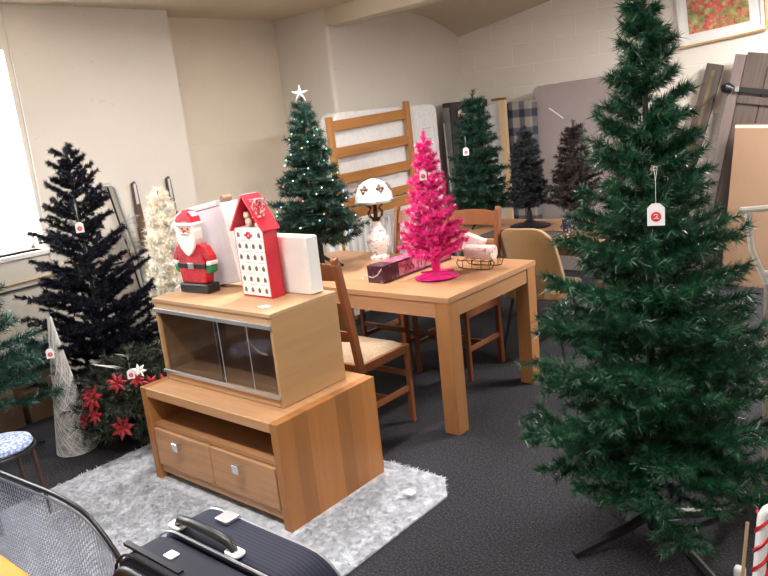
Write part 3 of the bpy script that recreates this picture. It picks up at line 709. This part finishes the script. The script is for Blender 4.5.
MB().lathe([(.108, 0), (.108, .006), (.105, .02), (.048, .45), (.012, .74), (.004, .80)], 36).build('cone', M['cone'], t, smooth=True)
th = MB(); r_ = random.Random(3)
for k in range(110):
    z0 = r_.uniform(-.1, .70); a0 = r_.uniform(0, 6.28); sl = r_.choice((-1, 1)) * r_.uniform(.03, .22); pts = []
    for i in range(22):
        a = a0 + i * .21; z = min(.78, max(.004, z0 + sl * i * .21)); rr = (.107 - .103 * min(1, z / .80)) + .003; pts.append((rr * math.cos(a), rr * math.sin(a), z))
    th.tube(pts, .0013, 4)
th.build('thread', M['silverthread'], t)
price_tag((-3.84, 1.625, .635), .040, 'white price tag stuck on the silver cone tree', math.radians(62), .015)

# poinsettia tree
t = thing('poinsettia_tree', 'small dark bush of greenery with red poinsettias between cone and television unit', 'artificial plant', (-3.72, 2.02, 0))
arr, wires = foliage(61, lambda u: .36 * math.sin(PI * (.30 + .62 * u)) ** .8, .09, .50, 8, 13, .15, 420, .05, .006, twigs=5, twl=.3, top=.04)
tri_mesh('foliage', arr, M['n_wreath'], t, wires)
MB().lathe([(.09, 0), (.11, .10), (.10, .10), (.02, .09)], 16).build('pot', M['black'], t, smooth=True)
def flower(c, n_, size, m, parent, nm='flower'):
    n_ = Vector(n_).normalized(); u = n_.orthogonal().normalized(); v = n_.cross(u); f = MB(); c = Vector(c)
    for lay, (k, s_, tl) in enumerate(((7, 1, .15), (5, .62, .5))):
        for i in range(k):
            a = 2 * PI * (i + lay * .5) / k; d = u * math.cos(a) + v * math.sin(a); sd = n_.cross(d)
            p0 = c + n_ * .004 * lay; p1 = c + d * size * .5 * s_ + n_ * size * tl * .5; p2 = c + d * size * s_ + n_ * size * tl * .6
            w = size * .20 * s_
            f.add([p0, p1 + sd * w, p2, p1 - sd * w, p1 + n_ * .006], [(0, 1, 4), (1, 2, 4), (2, 3, 4), (3, 0, 4)])
    for i in range(5): a = i * 1.256; f.ball(c + (u * math.cos(a) + v * math.sin(a)) * size * .09 + n_ * size * .15, size * .05, 4)
    return f.build(nm, m, parent)
r_ = random.Random(8)
for (az, z, s_) in ((-.95, .36, .085), (-.45, .44, .06), (.05, .40, .055), (.3, .36, .08), (-.5, .19, .07), (.1, .22, .055), (.5, .42, .06), (-1.3, .22, .06), (-.95, .26, .055), (-.15, .44, .045)):
    az -= .35; rr = .33; d = Vector((math.cos(az), math.sin(az), .35)); flower((rr * math.cos(az), rr * math.sin(az), z), d, s_, M['poinsettia'], t)
flower((.26, -.12, .47), (.6, -.6, .6), .045, M['white'], t, 'white_flower')
for a, z in ((-.9, .50), (-.6, .56), (-1.3, .50)):
    lf = MB(); d = Vector((math.cos(a - .4), math.sin(a - .4), .5)).normalized(); sd = d.cross(Vector((0, 0, 1))).normalized(); b = Vector((.10 * math.cos(a), .10 * math.sin(a), z - .06)); 
    lf.add([b, b + d * .09 + sd * .022, b + d * .18, b + d * .09 - sd * .022, b + d * .09 + Vector((0, 0, .008))], [(0, 1, 4), (1, 2, 4), (2, 3, 4), (3, 0, 4)]); lf.build('silver_leaf', M['silverthread'], t)
price_tag((-3.27, 1.75, .56), .036, 'white price tag hanging on the poinsettia bush', math.radians(58), .08)

tree('cream_tinsel_tree', 'cream and white tinsel Christmas tree behind the cabinet by the left wall', 'artificial tree', (-4.36, 2.77, 0), 1.34,
     lambda u: (.21 * (1 - u) ** .75 + .02), .30, 19, 13, 'n_cream', 1300, .050, .0055, 71, stand='tripod', sr=.2, rise=.1, twigs=3, twl=.2, top=.03, jit=.1, fwd=.4)
# metal rail
t = thing('metal_rail', 'chrome bent tube frame leaning on the wall behind the black tree', 'rail', (-4.78, 2.57, 0), (0, math.radians(-1.5), 0))
MB().tube([(0, -.18, 0), (0, -.18, 1.36), (.002, -.16, 1.39), (.004, .12, 1.385), (.004, .15, 1.36), (.004, .23, .85), (.0, .26, 0)], .014, 10)  .build('frame', M['alu'], t, smooth=True)
MB().tube([(0.0, .10, 1.38), (0.0, .16, .95), (0, .20, .60)], .007, 8).build('strut', M['blackmetal'], t, smooth=True)
A = []; B = []; r_ = np.random.default_rng(9)
for i in range(60):
    a = np.array([-4.70, 2.60, 1.0]) + r_.normal(0, 1, 3) * [.03, .07, .075]; A.append(a); B.append(a + r_.normal(0, .05, 3))
tagp(tri_mesh('silver_tinsel', needles_on(r_, np.array(A), np.array(B), 700, .03, .003), M['n_silver']), 'bundle of silver grey tinsel hanging on the chrome tube frame', 'tinsel')
for k, (y, z, lab) in enumerate(((2.88, 1.38, 'dark wooden post leaning on the wall left of the cream tree'), (3.17, 1.38, 'dark wooden post leaning on the wall right of the cream tree'))):
    t = thing('wooden_post', lab, 'post', (-4.79, y, 0), (0, math.radians(-1.5), 0), None)
    MB().prism([(-.014, 1.37), (.010, 1.385), (.018, 1.36), (.030, 1.0), (.030, 0), (-.03, 0), (-.028, 1.0)], -.015, .015, 'YZ').build('shaft', M['darkwood'], t, bevel=.004)
    MB().prism([(-.010, 1.36), (.008, 1.37), (.010, 1.22), (-.012, 1.22)], .0155, .017, 'YZ').build('metal_strip', M['alu'], t)
for (y, z0, s_, lab) in ((1.60, 0, (.20, .22, .16), 'small cardboard box on the floor behind the teal-green tree, nearer the photo edge'), (1.88, 0, (.20, .26, .20), 'larger cardboard box on the floor between teal-green and black trees')):
    t = thing('cardboard_box', lab, 'box', (-4.70, y, z0))
    MB().box(-s_[0] / 2, s_[0] / 2, -s_[1] / 2, s_[1] / 2, 0, s_[2]).build('carton', M['card'], t, bevel=.003)
    MB().box(-s_[0] / 2 - .002, s_[0] / 2 + .001, -.02, .02, s_[2], s_[2] + .001).build('tape', M['cream'], t)
o = MB().ball((0, 0, 0), .17, 12, (.45, 1.15, 1)).build('storage_bag', mat('grey_plastic_bag', (.45, .44, .43), .35, bmp=.8, bscale=12), smooth=True); o.location = (-4.70, 1.82, .37)
tagp(o, 'pale grey plastic bag resting on the cardboard boxes by the left wall', 'bag')

# ================================================================== BED ENDS AND MATTRESSES
t = thing('pine_headboard', 'orange pine slatted headboard standing against the white mattress', 'headboard', (-4.16, 4.83, 0), (0, math.radians(-1), 0))
for y, h in ((-.51, 1.69), (.51, 1.765)):
    MB().box(-.02, .02, y - .030, y + .030, 0, h).build('post', M['pine'] if False else wood('pine_post', (.46, .21, .06), 'Z', var=.14), t, bevel=.008)
for zl, zr, hh in ((1.615, 1.655, .085), (1.40, 1.425, .085), (1.185, 1.20, .085), (.985, .995, .07), (.88, .89, .10)):
    MB().beam((0, -.48, zl), (0, .48, zr), .018, hh).build('slat', M['pine'], t, bevel=.004)
t = thing('white_mattress', 'white quilted mattress standing on edge behind the pine headboard', 'mattress', (-4.32, 5.14, 0))
MB().prism(rrect(1.44, 1.72, .09, 6, 0, .865), -.08, .09, 'YZ').build('cover', M['mattress'], t, bevel=.02, seg=3)
for yy in (.42, .50, .64): MB().tube([(.091, yy, .10), (.091, yy, 1.64), (.085, yy, 1.68)], .004, 5).build('piping', M['white'], t)
for zz in (1.28, 1.40, 1.50): MB().box(.091, .094, .45, .60, zz, zz + .004).build('label_print', M['grey'], t)
t = thing('slatted_side', 'white slatted cot side standing on the floor below the pine headboard', 'cot side', (-3.98, 4.55, 0), 0)
MB().box(-.012, .012, -.60, .75, .84, .88).build('rail', M['white'], t, bevel=.003)
MB().box(-.012, .012, -.60, .75, .10, .14).build('rail', M['white'], t, bevel=.003)
for k in range(17):
    y = -.57 + k * .081
    MB().box(-.008, .008, y - .017, y + .017, .14, .84).build('bar', M['white'], t, bevel=.003)
for y in (-.60, .75): MB().box(-.016, .016, y - .02, y + .02, 0, .90).build('post', M['white'], t, bevel=.004)

t = thing('divan_base', 'dark brown divan bed base with grey underside standing on end at the back', 'bed base', (-4.20, 6.27, 0), math.radians(50))
MB().box(-.19, .19, -.20, .10, .02, 1.715).build('body', M['brownfab'], t, bevel=.01)
MB().box(-.193, -.191, -.17, .09, .06, 1.67).build('underside', M['grey'], t)
MB().tube([(-.20, -.10, 0.04), (-.20, .05, 1.52)], .008, 6).build('edge_strip', M['white'], t)
price_tag((-4.085, 6.055, 1.64), .060, 'white price tag on the dark brown bed base beside the tree top', math.radians(50), .02)
t = thing('framed_panel', 'pale pine framed grey panel standing between brown base and tartan mattress', 'frame', (-3.83, 6.26, 0))  # plain grey panel in a pine frame, no mirror
MB().box(-.02, .13, -.03, .01, 1.685, 1.71).build('top_rail', M['chairwood'], t, bevel=.003)
MB().box(.055, .13, -.028, .012, 0, 1.683).build('stile', M['pinepale'], t, bevel=.003)
MB().box(-.16, -.125, -.028, .012, 0, 1.683).build('stile', M['pinepale'], t, bevel=.003)
MB().box(-.124, .054, -.008, .004, .02, 1.66).build('panel', M['silverish'], t)
t = thing('tartan_mattress', 'navy and beige tartan mattress standing on end against the block wall', 'mattress', (-3.60, 6.38, 0), 0)
MB().prism(rrect(.27, 1.66, .03, 5, 0, .83), -.07, .10).build('cover', M['plaid'], t, bevel=.02, seg=3)
t = thing('mauve_headboard', 'large mauve grey fabric bed base standing against the block wall', 'bed base', (-2.76, 6.46, 0), (math.radians(-1), math.radians(-1.5), 0))
MB().prism(rrect(1.01, 1.78, .06, 6, -.195, .905), -.06, .08).build('body', M['mauve'], t, bevel=.012, seg=3)
MB().tube([(-.54, -.062, 1.58), (-.40, -.062, 1.47)], .006, 5).build('white_strap', M['white'], t)
for x in (-.6, -.2, .15): MB().tube([(x, -.062, .2), (x, -.062, .02)], .015, 8).build('foot', M['black'], t)

# ================================================================== BACK TABLE, TREES ON IT, YELLOW CHAIR
t = thing('side_table', 'pale wood table at the back carrying small dark trees', 'table', (-2.55, 4.72, 0))
MB().box(-.78, .68, -.44, .40, .712, .74).build('tabletop', M['oakin'], t, bevel=.003)
MB().box(-.70, .60, -.40, .36, .64, .711).build('apron', M['darkwood'], t)
for x in (-.72, .62):
    for y in (-.40, .36): MB().box(x - .03, x + .03, y - .03, y + .03, 0, .711).build('leg', M['darkwood'], t, bevel=.003)
tagp(MB().box(-.32, .26, -.13, .14, 0, .010).build('dark_board', M['brownfab'], bevel=.003), 'flat dark brown board lying on the back table behind the yellow chair', 'board')
bpy.data.objects['dark_board'].location = (-2.56, 4.46, .7405)
tree('christmas_tree', 'dark green Christmas tree with two price tags at the back behind the sleigh', 'artificial tree', (-3.10, 4.76, .7405), 1.03,
     lambda u: .20 * (1 - u) ** .62 + .04, .16, 14, 12, 'n_mid', 820, .042, .0050, 81, stand='tripod', sr=.16, rise=.05, twigs=5, twl=.3, top=.05)
price_tag((-3.02, 4.50, 1.37), .042, 'white price tag hanging on the middle of the back green tree', math.radians(35), .08)
tree('dark_slim_tree', 'slim blackish green small Christmas tree on the back table before the tartan mattress', 'artificial tree', (-2.70, 4.80, .7405), .74,
     lambda u: .125 * (1 - u) ** .5 + .02, .17, 14, 12, 'n_blackish', 1200, .030, .0042, 91, stand='pot', sr=.15, rise=.15, twigs=4, twl=.3, top=.05, foot_m='black')
tree('dark_bushy_tree', 'bushy brown-black small Christmas tree on the back table before the mauve bed base', 'artificial tree', (-2.33, 4.82, .7405), .75,
     lambda u: .165 * (1 - u) ** .65 + .03, .15, 13, 12, 'n_brown', 1100, .032, .0044, 95, stand='pot', sr=.12, rise=.35, twigs=4, twl=.3, top=.05, foot_m='black')
t = thing('mug', 'dark patterned mug on the back table below the bushy dark tree', 'mug', (-2.30, 4.60, .7405))
MB().lathe([(.030, 0), (.036, .03), (.033, .10), (.030, .10), (.028, .02)], 18).build('body', patterned('mug_glaze', (.02, .02, .05), (.5, .5, .55), 60, .6, .64), t, smooth=True)
MB().tube([(.034, 0, .03), (.055, 0, .04), (.055, 0, .07), (.034, 0, .08)], .005, 6).build('handle', M['navy'], t, smooth=True)

t = thing('yellow_chair', 'mustard velvet chair with thin black legs at the far side of the table', 'chair', (-2.31, 4.20, 0), math.radians(4))
# back shell towards the camera, curved, wider at the seat
vs = []; fs = []; n, m = 14, 10
for lay in (0, 1):
    for i in range(n + 1):
        u = i / n * 2 - 1
        for j in range(m + 1):
            v = j / m; hw = .225 - .040 * v; e = max(0, v - .80) / .20; hw *= 1 - .16 * e * e * e
            z = .41 + .475 * v - .045 * (abs(u) ** 5) * (v ** 4) - .05 * (1 - v) * abs(u) ** 3 * -1
            y = -.20 + .10 * u * u * (1 - .55 * v) - .07 * v + (.035 if lay else 0)
            vs.append((u * hw, y, z))
o_ = (n + 1) * (m + 1)
for lay in (0, 1):
    for i in range(n):
        for j in range(m):
            a = lay * o_ + i * (m + 1) + j; fs.append((a, a + 1, a + m + 2, a + m + 1))
for j in range(m):
    for i in (0, n): a = i * (m + 1) + j; fs.append((a, a + 1, a + 1 + o_, a + o_))
for i in range(n):
    for j in (0, m): a = i * (m + 1) + j; fs.append((a, a + m + 1, a + m + 1 + o_, a + o_))
MB().add(vs, fs).build('backrest', M['mustard'], t, bevel=.012, smooth=True, seg=3)
MB().prism(rrect(.44, .42, .09, 6, 0, .03), .40, .47, 'XY').build('seat', M['mustard'], t, bevel=.018, smooth=True, seg=3)
for sx in (-1, 1):
    for sy in (-1, 1): MB().tube([(sx * .15, sy * .13 + .02, .40), (sx * .22, sy * .20 + .02, 0)], [.011, .008], 8).build('leg', M['blackmetal'], t, smooth=True)

# ================================================================== RIGHT SIDE
t = thing('framed_picture', 'white framed picture of red poppies in a meadow hanging on the block wall', 'picture', (-1.86, 6.63, 1.985), (0, math.radians(-4.5), 0))
MB().box(-.33, .33, -.03, -.006, -.0, .035).box(-.33, .33, -.03, -.006, .62, .65).box(-.33, -.30, -.03, -.006, .035, .62).box(.30, .33, -.03, -.006, .035, .62).build('frame', M['white'], t, bevel=.003)
MB().box(-.335, .335, -.031, -.004, -.014, -.001).box(.331, .342, -.031, -.004, -.001, .65).build('gilt_edge', M['goldframe'], t, bevel=.002)
MB().box(-.30, .30, -.02, -.008, .035, .62).build('mount', M['white'], t)
MB().box(-.25, .22, -.024, -.0205, .085, .57).build('print', M['poppies'], t)
Rz = math.radians(7)
t = thing('weathered_plank', 'long weathered grey-brown plank leaning on the block wall left of the gate', 'plank', (-2.37, 6.50, 0), (math.radians(-2), math.radians(15), 0))
MB().box(-.065, .065, -.02, .02, 0, 1.85).build('board', M['weather'], t, bevel=.003)
MB().box(-.012, .012, -.023, -.0205, .1, 1.80).build('worn_strip', mat('worn_yellowish_wood', (.15, .11, .06), .7, var=.3, scale=10), t)
t = thing('weathered_gate', 'weathered dark boarded wooden gate leaning on the block wall at the right edge', 'gate', (-2.03, 6.42, 0), (math.radians(-2), math.radians(11), 0))
MB().box(-.04, .04, -.03, .03, 0, 1.87).build('stile', wood('pale_weathered_wood', (.17, .13, .12), 'Z', .7, .3), t, bevel=.004)
for k in range(3): MB().box(.045 + k * .17, .21 + k * .17, -.02, .01, .02, 1.89).build('board', M['weather'], t, bevel=.003)
MB().box(.045, .5, -.04, -.021, 1.50, 1.56).build('crossbar', M['weather'], t, bevel=.003)
hg = MB().tube([(-.075, -.05, 1.60), (-.04, -.06, 1.61), (.0, -.05, 1.60)], [.03, .045, .03], 10).box(.03, .34, -.055, -.042, 1.585, 1.625).build('latch', M['blackmetal'], t, smooth=True)
MB().box(.02, .05, -.062, -.056, 1.585, 1.625).build('plate', M['chrome'], hg)
t = thing('tan_board', 'plain tan board leaning in front of the weathered gate', 'board', (-1.64, 6.25, 0), (math.radians(-3), math.radians(4), 0))
MB().box(-.12, .6, -.015, .01, 0, 1.30).build('panel', M['card'], t, bevel=.003)
MB().box(-.12, .6, -.017, -.0155, 1.27, 1.29).build('edge_band', M['cream'], t)

t = thing('bamboo_chair', 'white painted cane chair partly hidden by the tall tree at the right edge', 'chair', (-.52, 3.05, 0), math.radians(0))
cm = mat('worn_white_paint', (.66, .62, .56), .45, var=.1)
cg = mat('bare_grey_wood', (.33, .28, .24), .6, var=.25)
for sx in (0, 1):
    x0 = -.20 + sx * .42
    MB().tube([(x0 + .03, 0, .86), (x0 - .02, -.02, 1.0), (x0 - .035, -.03, 1.15)], [.013, .012, .012], 8).build('upright', cm, t, smooth=True)
    MB().tube([(x0 + .04, 0, 0), (x0 + .035, 0, .86)], [.016, .015], 8).build('leg', cg, t, smooth=True)
    MB().tube([(x0 + .04, .42, 0), (x0 + .035, .40, .44)], .015, 8).build('leg', cg, t, smooth=True)
MB().tube([(-.26, -.03, 1.155), (-.15, -.03, 1.165), (.0, -.03, 1.21), (.15, -.03, 1.165), (.22, -.03, 1.155)], .012, 8).build('top_rail', cm, t, smooth=True)
MB().tube([(-.19, 0, .90), (.26, 0, .90)], .014, 8).build('lower_rail', cm, t, smooth=True)
bc = MB()
for k in range(12):
    a0 = 2 * PI * k / 12; bc.tube([(.02, -.015, 1.03), (.02 + .13 * math.cos(a0), -.015, 1.03 + .12 * math.sin(a0))], .003, 5)
bc.tube([(.02 + .13 * math.cos(i * PI / 12), -.015, 1.03 + .12 * math.sin(i * PI / 12)) for i in range(25)], .007, 6)
bc.build('cane_back', cm, t, smooth=True)
MB().prism(rrect(.46, .42, .05, 5, .03, .2),   .42, .46, 'XY').build('seat', cg, t, bevel=.01)

def candy(x, y, lab):
    t = thing('candy_cane', lab, 'candy cane', (x, y, 0), (0, math.radians(3), 0))
    path = [(0, 0, z) for z in np.linspace(.0, .44, 20)] + [(.05 - .05 * math.cos(a), 0, .44 + .05 * math.sin(a)) for a in np.linspace(.2, PI, 9)]
    MB().tube(path, .017, 12).build('cane', M['tag'], t, smooth=True)
    for ph in (0, PI):
        pts = [(.0165 * math.cos(ph + z * 48), .0165 * math.sin(ph + z * 48), z) for z in np.linspace(.0, .46, 90)]
        MB().tube(pts, .0055, 5).build('stripe', M['candyred'], t, smooth=True)
candy(-.480, 2.03, 'red and white striped candy cane stick in the bottom right corner')
tagp(MB().tube([(-.565, 2.22, 0), (-.545, 2.22, .30)], .006, 6).build('thin_stick', M['pinepale']), 'thin pale stick standing left of the candy cane', 'stick')
tagp(MB().box(-.60, -.565, 2.27, 2.30, .0, .09).build('small_white_box', M['white'], bevel=.008), 'small white block beside the thin stick at bottom right', 'block')

# ================================================================== FOREGROUND LEFT
# mesh screen: curved steel tube with woven wire
t = thing('wire_mesh_screen', 'curved black wire mesh screen in the bottom left foreground', 'mesh screen', (-2.42, .94, 0))
def edge_z(x):                       # top edge height over x in -.8..+.52
    u = (x + .10) / .42
    return .485 - (.07 * max(0, u) ** 2 if u > 0 else 0) - .30 * max(0, u - .45) ** 2.0
xs = np.linspace(-.85, .31, 40)
def edge_y(x): return .035 * math.sin((x + .3) * 2.2)
MB().tube([(x, edge_y(x), edge_z(x)) for x in xs] + [(.318, .034, .30), (.320, .034, .0)], .0085, 10).build('frame_tube', M['blackmetal'], t, smooth=True)
MB().tube([(x, edge_y(x) - .004, edge_z(x) - .022) for x in xs[::2]], .004, 8).build('inner_tube', M['mesh'], t, smooth=True)
wm = MB()
for r in range(25):
    dz = .030 + r * .0195; pts = []
    for i, x in enumerate(np.linspace(-.85, .31, 124)):
        z = edge_z(x) - dz
        pts.append((x, edge_y(x) - .002 + (.003 if i % 2 else -.003), z + (.0045 if i % 2 else -.0045)))
    wm.tube(pts, .0021, 3)
wm.build('wire_weave', M['mesh'], t)
wv = MB()
for x in np.linspace(-.84, .30, 66): wv.tube([(x, edge_y(x) - .002, edge_z(x) - .02), (x, edge_y(x) - .002, .02)], .0012, 3)
wv.build('upright_wires', M['mesh'], t)

# suitcase
t = thing('suitcase', 'navy blue suitcase with chrome latches standing in the bottom foreground', 'suitcase', (-1.715, 1.075, 0)); t.scale = (1.06, 1.2, 1.09)
def shell(w, h, r, y0, y1, nm, m, bev=.02):
    return MB().prism(rrect(w, h, r, 8, 0, .20), y0, y1).build(nm, m, t, bevel=bev, smooth=True, seg=4)
ribbed = _new('ribbed_navy_fabric'); _nt = ribbed[1]; _w = N(_nt, 'ShaderNodeTexWave', wave_type='BANDS', bands_direction='Y'); _w.inputs['Scale'].default_value = 28
_nt.links.new(coords(_nt), _w.inputs['Vector']); _nt.links.new(ramp(_nt, _w.outputs['Fac'], [(.2, (.007, .008, .020)), (.8, (.016, .018, .042))]), ribbed[2].inputs['Base Color']); ribbed[2].inputs['Roughness'].default_value = .7; ribbed[2].inputs['Specular IOR Level'].default_value = .3
shell(.70, .40, .15, .010, .165, 'shell', ribbed[0], .03)
shell(.70, .40, .15, -.125, .004, 'shell', M['navy'], .03)
shell(.66, .36, .13, -.150, -.124, 'front_pocket', M['black'], .02)
def outline(w, h, r): 
    p = rrect(w, h, r, 8, 0, .20); return p + [p[0]]
for yy, nm, m in ((.150, 'piping', 'alu'), (.007, 'seam', 'alu'), (-.118, 'piping', 'blackmetal')):
    MB().tube([(p[0], yy, p[1]) for p in outline(.706 if yy < .1 else .694, .406 if yy < .1 else .394, .152)], .0042, 6).build(nm, M[m], t, smooth=True)
for x in (-.255 + .02, .04):
    MB().prism(rrect(.062, .036, .014, 4, x, .03), .402, .410, 'XY').build('handle_mount', M['tag'], t, bevel=.002)
MB().tube([(-.235, .03, .408), (-.215, .03, .43), (-.15, .03, .437), (-.05, .03, .437), (.02, .03, .430), (.04, .03, .408)], [.010, .013, .014, .014, .013, .010], 10).build('handle', M['black'], t, smooth=True)
MB().prism(rrect(.060, .050, .008, 3, -.13, .125), .400, .412, 'XY').build('latch', M['alu'], t, bevel=.003)
MB().prism(rrect(.040, .028, .004, 3, -.12, -.06), .4005, .403, 'XY').build('luggage_label', M['tag'], t)
MB().prism([(-.30, -.10), (-.02, -.10), (-.02, -.085), (-.30, -.085)], .3965, .406, 'XY').build('zip', M['blackmetal'], t)

tagp(MB().prism(rrect(.30, .18, .05, 5), -.42, .03, 'XY').build('orange_pouf', M['orange'], bevel=.025, smooth=True, seg=4), 'orange upholstered pouf at the very bottom left of the photo', 'pouf')
bpy.data.objects['orange_pouf'].location = (-2.24, .62, .42)
t = thing('striped_stool', 'stool with blue-white striped round seat at the left photo edge', 'stool', (-3.43, 1.14, 0)); t.scale = (.88, .88, .76)
MB().lathe([(.15, .47), (.16, .485), (.155, .505), (.10, .52), (.01, .525)], 30).build('cushion', M['bluestripe'], t, smooth=True)
MB().tube([(.165 * math.cos(i * PI / 12), .165 * math.sin(i * PI / 12), .46) for i in range(25)], .009, 8).build('ring', M['blackmetal'], t, smooth=True)
for k in range(4):
    a = PI / 4 + k * PI / 2; MB().tube([(.16 * math.cos(a), .16 * math.sin(a), .46), (.18 * math.cos(a), .18 * math.sin(a), 0)], .010, 8).build('leg', mat('brown_metal', (.07, .03, .02), .35), t, smooth=True)

# ================================================================== CAMERA
cam = bpy.data.cameras.new('camera'); co = bpy.data.objects.new('camera', cam); COL.objects.link(co)
cam.sensor_width = 36; cam.lens = 727.95 / 768 * 36; cam.clip_start = .02
F = Vector((-.6424, .7317, -.2280)).normalized(); R = Vector((.7632, .6378, -.1035)); R = (R - F * R.dot(F)).normalized(); U = R.cross(F)
co.matrix_world = Matrix(((R.x, U.x, -F.x, 0), (R.y, U.y, -F.y, 0), (R.z, U.z, -F.z, 1.65), (0, 0, 0, 1)))
sc = bpy.context.scene; sc.camera = co
sc.view_settings.view_transform = 'Standard'; sc.view_settings.look = 'None'; sc.view_settings.gamma = 1; sc.view_settings.exposure = 0.62
